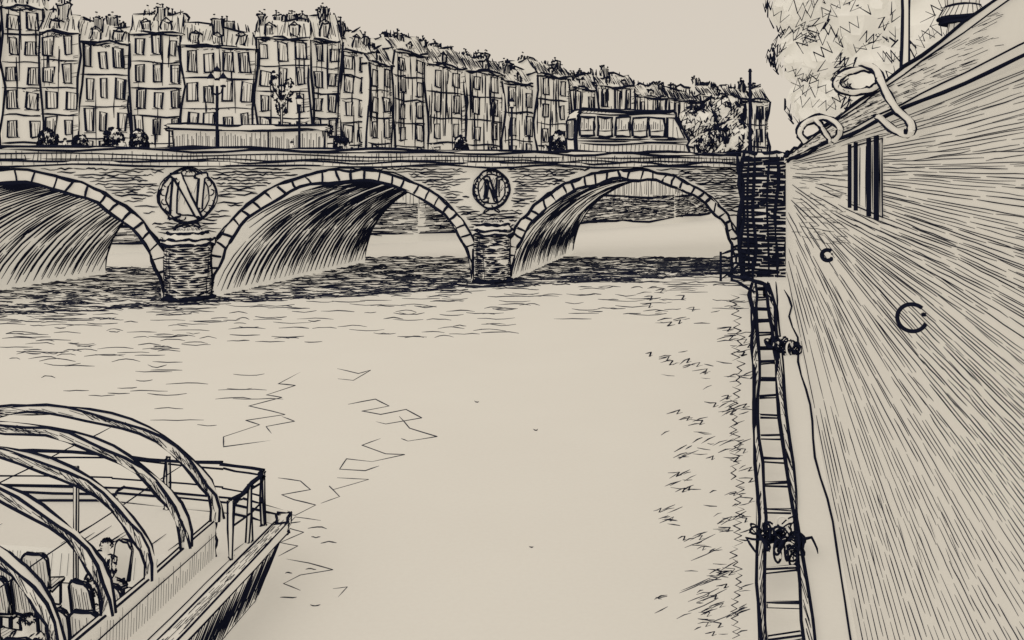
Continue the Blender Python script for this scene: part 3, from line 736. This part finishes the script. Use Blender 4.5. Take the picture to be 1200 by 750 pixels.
for i in range(6): m_.line([(4.52,-1+.35*i,3.95),(5.28,-1+.35*i,2.25)],1.6,1,.2,1)
m_.build('windscreen',bs,True)
for x in(-3.4,3.4):
    for y in(-1.38,1.12):
        m_=MB(YB); m_.cyl((x,y,.32),.52,.52,.26,1,16,0,V((0,1,0))); m_.cyl((x,y-.02,.32),.25,.25,.3,0,12,0,V((0,1,0))); m_.build('wheel',bs,True)
for y in(-.9,.9):
    m_=MB(YB); m_.cyl((L-.03,y,1.0),.18,.18,.08,0,10,2,V((1,0,0))); m_.build('headlight',bs,True)
# ---------------------------------------------------------------- people
def person_mesh(seated=False):
    if not seated:
        J={'pel':(0,0,.95,.14),'wa':(0,0,1.1,.125),'ch':(0,.0,1.32,.16),'ne':(0,0,1.5,.06),'hd':(0,.01,1.57,.075),'ht':(0,.01,1.66,.10),'hp':(0,0,1.72,.07),
         'hl':(-.1,0,.9,.095),'kl':(-.11,.02,.5,.06),'al':(-.11,0,.09,.04),'tl':(-.12,.16,.03,.035),'hr':(.1,0,.9,.095),'kr':(.11,.04,.5,.06),'ar':(.11,-.02,.09,.04),'tr':(.12,.14,.03,.035),
         'sl':(-.19,0,1.42,.06),'el':(-.25,.03,1.14,.043),'wl':(-.2,.2,.98,.03),'fl':(-.17,.27,.96,.032),'sr':(.19,0,1.42,.06),'er':(.25,.02,1.14,.043),'wr':(.24,.12,.92,.03),'fr':(.23,.17,.85,.032)}
    else:
        J={'pel':(0,0,.52,.15),'wa':(0,.0,.68,.13),'ch':(0,.03,.9,.16),'ne':(0,.03,1.08,.06),'hd':(0,.04,1.15,.075),'ht':(0,.04,1.24,.10),'hp':(0,.03,1.3,.07),
         'hl':(-.1,.08,.5,.095),'kl':(-.12,.45,.5,.065),'al':(-.12,.45,.09,.04),'tl':(-.12,.6,.03,.035),'hr':(.1,.08,.5,.095),'kr':(.12,.45,.5,.065),'ar':(.12,.45,.09,.04),'tr':(.12,.6,.03,.035),
         'sl':(-.2,.03,1.0,.065),'el':(-.28,.1,.74,.047),'wl':(-.16,.32,.62,.03),'fl':(-.12,.4,.6,.032),'sr':(.2,.03,1.0,.065),'er':(.28,.1,.74,.047),'wr':(.16,.32,.62,.03),'fr':(.12,.4,.6,.032)}
    E=[('pel','wa'),('wa','ch'),('ch','ne'),('ne','hd'),('hd','ht'),('ht','hp'),('pel','hl'),('hl','kl'),('kl','al'),('al','tl'),('pel','hr'),('hr','kr'),('kr','ar'),('ar','tr'),('ch','sl'),('sl','el'),('el','wl'),('wl','fl'),('ch','sr'),('sr','er'),('er','wr'),('wr','fr')]
    return J,E
def skinobj(name,J,E,keys,m,parent,grow=1.0):
    ks=[k for k in J if k in keys]; ix={k:i for i,k in enumerate(ks)}
    bm=bmesh.new(); lay=bm.verts.layers.skin.verify(); vs=[]
    for i,k in enumerate(ks):
        v=bm.verts.new(J[k][:3]); v[lay].radius=(J[k][3]*grow,J[k][3]*grow*.88); v[lay].use_root=(i==0); vs.append(v)
    for a,b_ in E:
        if a in ix and b_ in ix: bm.edges.new((vs[ix[a]],vs[ix[b_]]))
    me=bpy.data.meshes.new(name); bm.to_mesh(me); bm.free()
    o=bpy.data.objects.new(name,me); C.objects.link(o); o.modifiers.new('s','SKIN'); ss=o.modifiers.new('u','SUBSURF'); ss.levels=2
    dg=bpy.context.evaluated_depsgraph_get(); dg.update(); nm=bpy.data.meshes.new_from_object(o.evaluated_get(dg))
    o.modifiers.clear(); o.data=nm; nm.materials.clear(); nm.materials.append(m)
    for p_ in nm.polygons: p_.use_smooth=True
    o.parent=parent; return o
def surf_strokes(src,n,px,wpx,L,name,parent,zmin=-9):
    me=src.data; m_=MB(px); ps=[p for p in me.polygons if p.center.z>zmin]
    for i in range(n):
        p=R.choice(ps); nr=p.normal; a=nr.cross(V((.2,.1,1)))
        if a.length<.05: continue
        a.normalize(); up=nr.cross(a); dirv=(up+a*R.uniform(-.5,.5)).normalized(); c=p.center+nr*.008
        m_.line([c-dirv*L*.5,c+nr*.004,c+dirv*L*.5],wpx*R.uniform(.8,1.3),1,.3,1)
    return m_.build(name,parent,True)
def person(loc,rz,label,group=None,seated=False,px=15,ink=1.6,n=60):
    J,E=person_mesh(seated); t=thing('person',label,'person',loc,rz,group)
    skinobj('body',J,E,set(J),PAPER,t)
    jk=skinobj('jacket',J,E,{'pel','wa','ch','sl','el','wl','sr','er','wr'},PAPER,t,1.2)
    tr_=skinobj('trousers',J,E,{'pel','hl','kl','al','hr','kr','ar'},PAPER,t,1.16)
    surf_strokes(jk,n,px,ink,.10,'jacket_folds',jk); surf_strokes(tr_,n,px,ink*1.1,.14,'trouser_folds',tr_)
    h=J['ht']; m_=MB(px)
    for i in range(90):
        a=R.uniform(0,6.28); el=R.uniform(-.2,1.5); rr=.115
        if math.sin(a)>.35 and el<.75: continue
        p0=V((h[0]+rr*math.cos(a)*math.cos(el),h[1]-.01+rr*math.sin(a)*math.cos(el),h[2]+rr*.95*math.sin(el)))
        m_.line([p0,p0+V((R.uniform(-.04,.04),R.uniform(-.02,.02),-.025)),p0+V((R.uniform(-.03,.03),R.uniform(-.02,.02),-.06))],ink,1,.4,1)
    m_.build('hair',t,True)
    m_=MB(px); hy=h[1]+.092
    for x in(-.035,.035): m_.cyl((x,hy-.005,h[2]),.012,.012,.014,1,8,0,V((0,1,0)))
    m_.cyl((0,hy-.005,h[2]-.03),.014,.006,.03,0,6,0,V((0,1,0))); m_.box((-.025,hy-.012,h[2]-.06),(.05,0,0),(0,.016,0),(0,0,.008),1)
    m_.build('face',t,True); return t
# ---------------------------------------------------------------- boat
BC=V((-9.5,17.0,0)); ba=-math.atan(.13)
def BL(x,y,z): 
    v=Matrix.Rotation(ba,3,'Z')@V((x,y,z)); return v+BC
bt=thing('tour_boat','open tour boat with arched roof ribs moored at the lower left','boat',tuple(BC),ba)
front=[(4.45,1.6),(4.3,2.1),(3,2.6),(0,2.9),(-3,2.6),(-4.3,2.1),(-4.45,1.6)]
out=[(4.35,-11)]+front+[(-4.35,-11)]
inn=[(3.9,-11),(3.9,1.2),(3.75,1.6),(2.7,2.0),(0,2.2),(-2.7,2.0),(-3.75,1.6),(-3.9,1.2),(-3.9,-11)]
class LB(MB):
    def line(s,pts,px=2.2,m=1,wob=.35,seg=3,taper=.35,w=None,closed=False):
        c=sum((V(p) for p in pts),V((0,0,0)))/len(pts); s.yy=max(6,BL(*c).y); MB.line(s,pts,px,m,wob,seg,taper,w,closed)
m_=LB()
for (a,a2),(c,c2) in zip(zip(out[:-1],out[1:]),zip(inn[:-1],inn[1:])):
    m_.poly([(c[0],c[1],-.3),(c2[0],c2[1],-.3),(a2[0],a2[1],1.35),(a[0],a[1],1.35)],0)
    A_,B_=V((c[0],c[1],-.3)),V((c2[0],c2[1],-.3)); C_,D_=V((a[0],a[1],1.35)),V((a2[0],a2[1],1.35))
    n=max(2,int((D_-C_).length/.10))
    for i in range(n):
        f_=(i+R.random()*.5)/n; lo=A_.lerp(B_,f_); hi=C_.lerp(D_,f_); e0=R.uniform(.2,.3); e1=R.uniform(.75,.98)
        sg=V((.03 if a[0]>0 else -.03,.03,0)); sl=V((0,.25,0)) if (D_-C_).length>3 else V((0,0,0))
        m_.line([lo.lerp(hi,e0)+sg,lo.lerp(hi,e1)+sg+sl*.5],R.uniform(1.8,3.0),1,.3,2)
    m_.line([A_.lerp(C_,.2),B_.lerp(D_,.2)],4,1,.3,4)
for j,f_ in enumerate((.45,.85)):
    m_.line([(out[0][0]*f_+inn[0][0]*(1-f_)+.03,-11,-.3+1.65*f_),(out[1][0]*f_+inn[1][0]*(1-f_)+.03,1.3,-.3+1.65*f_)],2.4,1,.4,16)
m_.build('hull',bt,True)
m_=LB()
for a,a2 in zip(out[:-1],out[1:]):
    t_=(V((a2[0],a2[1],0))-V((a[0],a[1],0))); nn_=V((t_.y,-t_.x,0)).normalized() ; nn_=-nn_ if nn_.dot(V((a[0],a[1]+3,0)))<0 else nn_
    m_.box(V((a[0],a[1],1.35))-nn_*.14,t_,nn_*.30,(0,0,.2),0,4,6 if t_.length>5 else 2,.7)
    if t_.length>5:
        for i in range(190):
            f_=R.uniform(.4,1); q_=V((a[0],a[1],1.56)).lerp(V((a2[0],a2[1],1.56)),f_)+nn_*R.uniform(-.11,.14); m_.line([q_,q_+t_.normalized()*R.uniform(.1,.35)*(1 if a[0]>0 else -1)],1.8,1,.3,1)
m_.build('rub_rail',bt,True)
m_=LB(); m_.poly([(x,y,1.34) for x,y in [(4.3,.35),(4.2,2.0),(3,2.5),(0,2.8),(-3,2.5),(-4.2,2.0),(-4.3,.35)]],0)
m_.poly([(3.5,-11,1.34),(4.33,-11,1.34),(4.33,.35,1.34),(3.5,.35,1.34)],0); m_.poly([(-4.33,-11,1.34),(-3.5,-11,1.34),(-3.5,.35,1.34),(-4.33,.35,1.34)],0)
m_.poly([(-3.5,-11,.7),(3.5,-11,.7),(3.5,.35,.7),(-3.5,.35,.7)],3); m_.poly([(-3.5,.35,.7),(3.5,.35,.7),(3.5,.35,1.34),(-3.5,.35,1.34)],3)
for i in range(10): m_.line([(-3.4,.2-i*1.1,.72),(3.4,.2-i*1.1,.72)],1.3,1,.4,6)
for i in range(50): x=R.uniform(-3.4,3.4); m_.line([(x,.33,.8),(x+.05,.33,1.25)],1.6,1,.3,1)
for i in range(16):
    x=R.uniform(-3.5,4); m_.line([(x,.5,1.36),(x+.05,R.uniform(1.0,1.6),1.36)],1.3,1,.4,2)
m_.line([(3.95,-8,1.36),(3.95,.5,1.36)],1.8,1,.4,14)
m_.build('deck',bt,True)
for sx in(1,-1):
    m_=LB(); x=sx*3.55
    m_.box((x-.05,-11,.7),(.1,0,0),(0,11.4,0),(0,0,1.35),0,4.2,14,.5)
    m_.line([(x+.08*sx,-11,1.8),(x+.08*sx,.4,1.8)],2.2,1,.5,14)
    for i in range(100):
        y=-8+i*.083; m_.line([(x+.08*sx,y,1.38),(x+.08*sx,y+.03,1.38+R.uniform(.2,.6))],1.7,1,.3,1)
    m_.build('side_panel',bt,True)
RH=2.0
for k in range(8):
    y=.35-1.2*k; m_=LB(); n=26; wd=.14; th_=.15
    def rp_(t,r,yy): return V(((3.55+r)*math.cos(t),yy,2.05+(RH+r)*math.sin(t)))
    for i in range(n):
        t0,t1=math.pi*i/n,math.pi*(i+1)/n
        for (ra,ya),(rb,yb) in (((0,y),(th_,y)),((th_,y),(th_,y+wd)),((th_,y+wd),(0,y+wd)),((0,y+wd),(0,y))):
            m_.poly([rp_(t0,ra,ya),rp_(t1,ra,ya),rp_(t1,rb,yb),rp_(t0,rb,yb)],0)
    for ra,ya in ((0,y),(th_,y),(th_,y+wd),(0,y+wd)):
        m_.line([rp_(math.pi*i/n,ra,ya) for i in range(n+1)],4.2,1,.8,1,.9)
    for i in range(150):
        t0=R.uniform(0,3.1); m_.line([rp_(t0,R.uniform(0,.08),y-.01),rp_(t0+.09,R.uniform(.06,th_),y-.01)],2.2,1,.3,1)
    m_.build('roof_rib',bt,True)
for t0 in (.6,1.15,2.1):
    m_=LB(); q_=V((3.6*math.cos(t0),0,2.05+RH*math.sin(t0))); m_.line([q_+V((0,-9,0)),q_+V((0,.4,0))],1.9,1,.6,16); m_.build('roof_stringer',bt,True)
rl=[(3.95,.35),(4.0,1.6),(3.9,1.95),(2.8,2.35),(0,2.6),(-2.8,2.35),(-3.9,1.95),(-4.0,1.6)]
for zz,pw in ((2.5,5.4),(2.4,3),(1.95,2.6)):
    m_=LB(); 
    for a,c in zip(rl[:-1],rl[1:]): m_.line([(a[0],a[1],zz),(c[0],c[1],zz)],pw,1,.8,3,1)
    m_.build('railing_bar',bt,True)
for x,y in ((3.95,.35),(3.98,1.1),(3.9,1.95),(1.4,2.48),(-2.8,2.35),(-3.9,1.95)):
    m_=LB(); m_.box((x-.035,y-.035,1.35),(.07,0,0),(0,.07,0),(0,0,1.15),0,3.2,2,.8); m_.build('railing_post',bt,True)
m_=LB(); m_.box((1.17,-.5,.71),(.06,0,0),(0,.06,0),(0,0,2.6),0,2.0,3,.5); m_.build('cabin_post',bt,True)
def chair(loc,rz,label,grp):
    t=thing('chair',label,'chair',loc,rz,grp); Y=14.5
    m_=MB(Y); m_.box((-.25,-.24,.43),(.50,0,0),(0,.48,0),(0,0,.05),0,3,1,.6)
    for i in range(5): m_.line([(-.18+i*.09,-.2,.49),(-.18+i*.09,.2,.49)],1.7,1,.2,1)
    m_.build('seat',t,True)
    m_=MB(Y); zb,zt,yb,yt=.52,1.2,-.24,-.32
    prof_=[(-.24,yb,zb),(.24,yb,zb),(.26,yt,zt-.12),(.14,yt,zt),(-.14,yt,zt),(-.26,yt,zt-.12)]
    m_.poly(prof_,0); m_.poly([(x,y-.04,z) for x,y,z in prof_][::-1],0); m_.line([(x,y-.05,z) for x,y,z in prof_],4,1,.6,2,closed=True); m_.line(prof_,3,1,.4,2,closed=True)
    for i in range(7): m_.line([(-.18+i*.06,yb-.055,R.uniform(.55,.65)),(-.18+i*.06,yt-.055,R.uniform(.95,1.12))],2.3,1,.3,1)
    m_.build('backrest',t,True)
    for x in(-.2,.2):
        for y in(-.2,.2):
            m_=MB(Y); m_.box((x-.02,y-.02,0),(.04,0,0),(0,.04,0),(0,0,.6 if y<0 else .43),1); m_.build('leg',t,True)
    return t
ch=None
rows=[-.75,-1.65,-2.55,-3.45]; cols=[2.95,2.4,1.3,.75,.2]
nm=['front','second','third','rear']; cn_=['nearest the right side panel','second from the right side panel','third from the right side panel','fourth from the right side panel','fifth from the right side panel']
for i,y in enumerate(rows):
    for j,x in enumerate(cols):
        if i==0 and j<3: continue
        p=BL(x,y,.71); lab='slatted chair in the %s row under the boat ribs, %s'%(nm[i],cn_[j])
        rz=ba+R.uniform(-.3,.3)
        if ch is None: ch=chair(tuple(p),rz,lab,'chairs on the tour boat')
        else: dup(ch,tuple(p),rz,lab,'chairs on the tour boat')
p=BL(2.0,-.7,.71); dup(ch,tuple(p),ba+2.7,'slatted chair turned toward the others, under the seated curly-haired passenger','chairs on the tour boat')
person((p.x,p.y,p.z+.05),ba+2.7,'seated curly-haired passenger facing back down the boat, under the second roof rib','boat passengers',True,px=16,ink=2.4,n=240)
p=BL(2.4,-3.45,.71); person((p.x,p.y,p.z+.05),ba,'seated passenger facing the bow, lowest in the photo near the side panel','boat passengers',True,px=13.3,ink=2.4,n=180)
prs=None
for k,(u,w_,lab) in enumerate(((-8.5,1.2,'pedestrian at the far left of the bridge behind the parapet'),(-5.2,1.5,'pedestrian above the left arch walking near the left emblem'),(6.5,1.3,'pedestrian right of the three-lantern street lamp'),(10.5,1.8,'pedestrian above the crown of the first full arch'),(17.5,1.3,'pedestrian above the right shoulder of the first full arch'),(27.5,1.6,'pedestrian on the bridge behind the bus'))):
    p=F(u,9.46)+d*w_; rz=R.uniform(-2,2)
    if prs is None: prs=person(tuple(p),rz,lab,'pedestrians on the bridge',px=60,ink=1.0,n=60)
    else: dup(prs,tuple(p),rz,lab,'pedestrians on the bridge')
# ---------------------------------------------------------------- light, camera
wd=bpy.data.worlds.new('World'); bpy.context.scene.world=wd; wd.use_nodes=True; nt=wd.node_tree; n=nt.nodes; l=nt.links
bg=n['Background']; bg.inputs['Color'].default_value=(.69,.615,.52,1); bg.inputs['Strength'].default_value=1.0
sk=n.new('ShaderNodeTexSky'); sk.sky_type='NISHITA'; sk.sun_disc=False; sk.sun_elevation=math.radians(35); sk.sun_rotation=math.radians(210)
b2=n.new('ShaderNodeBackground'); b2.inputs['Strength'].default_value=.08; l.new(sk.outputs['Color'],b2.inputs['Color'])
mx=n.new('ShaderNodeMixShader'); mx.inputs[0].default_value=.05; l.new(bg.outputs[0],mx.inputs[1]); l.new(b2.outputs[0],mx.inputs[2]); l.new(mx.outputs[0],n['World Output'].inputs['Surface'])
sl=bpy.data.lights.new('sun','SUN'); sl.energy=1.05; sl.angle=math.radians(60); sl.color=(1,.95,.87); so=bpy.data.objects.new('sun',sl); C.objects.link(so)
so.rotation_euler=(math.radians(55),0,math.radians(-30))
cam=bpy.data.cameras.new('camera'); cam.lens=30; cam.sensor_width=36; cam.shift_y=-175/1200; cam.clip_end=4000; cam.clip_start=.05
co=bpy.data.objects.new('camera',cam); C.objects.link(co); co.location=(0,0,H); co.rotation_euler=(math.radians(90),0,0)
sc=bpy.context.scene; sc.camera=co
sc.view_settings.view_transform='Standard'; sc.view_settings.look='None'; sc.view_settings.exposure=0
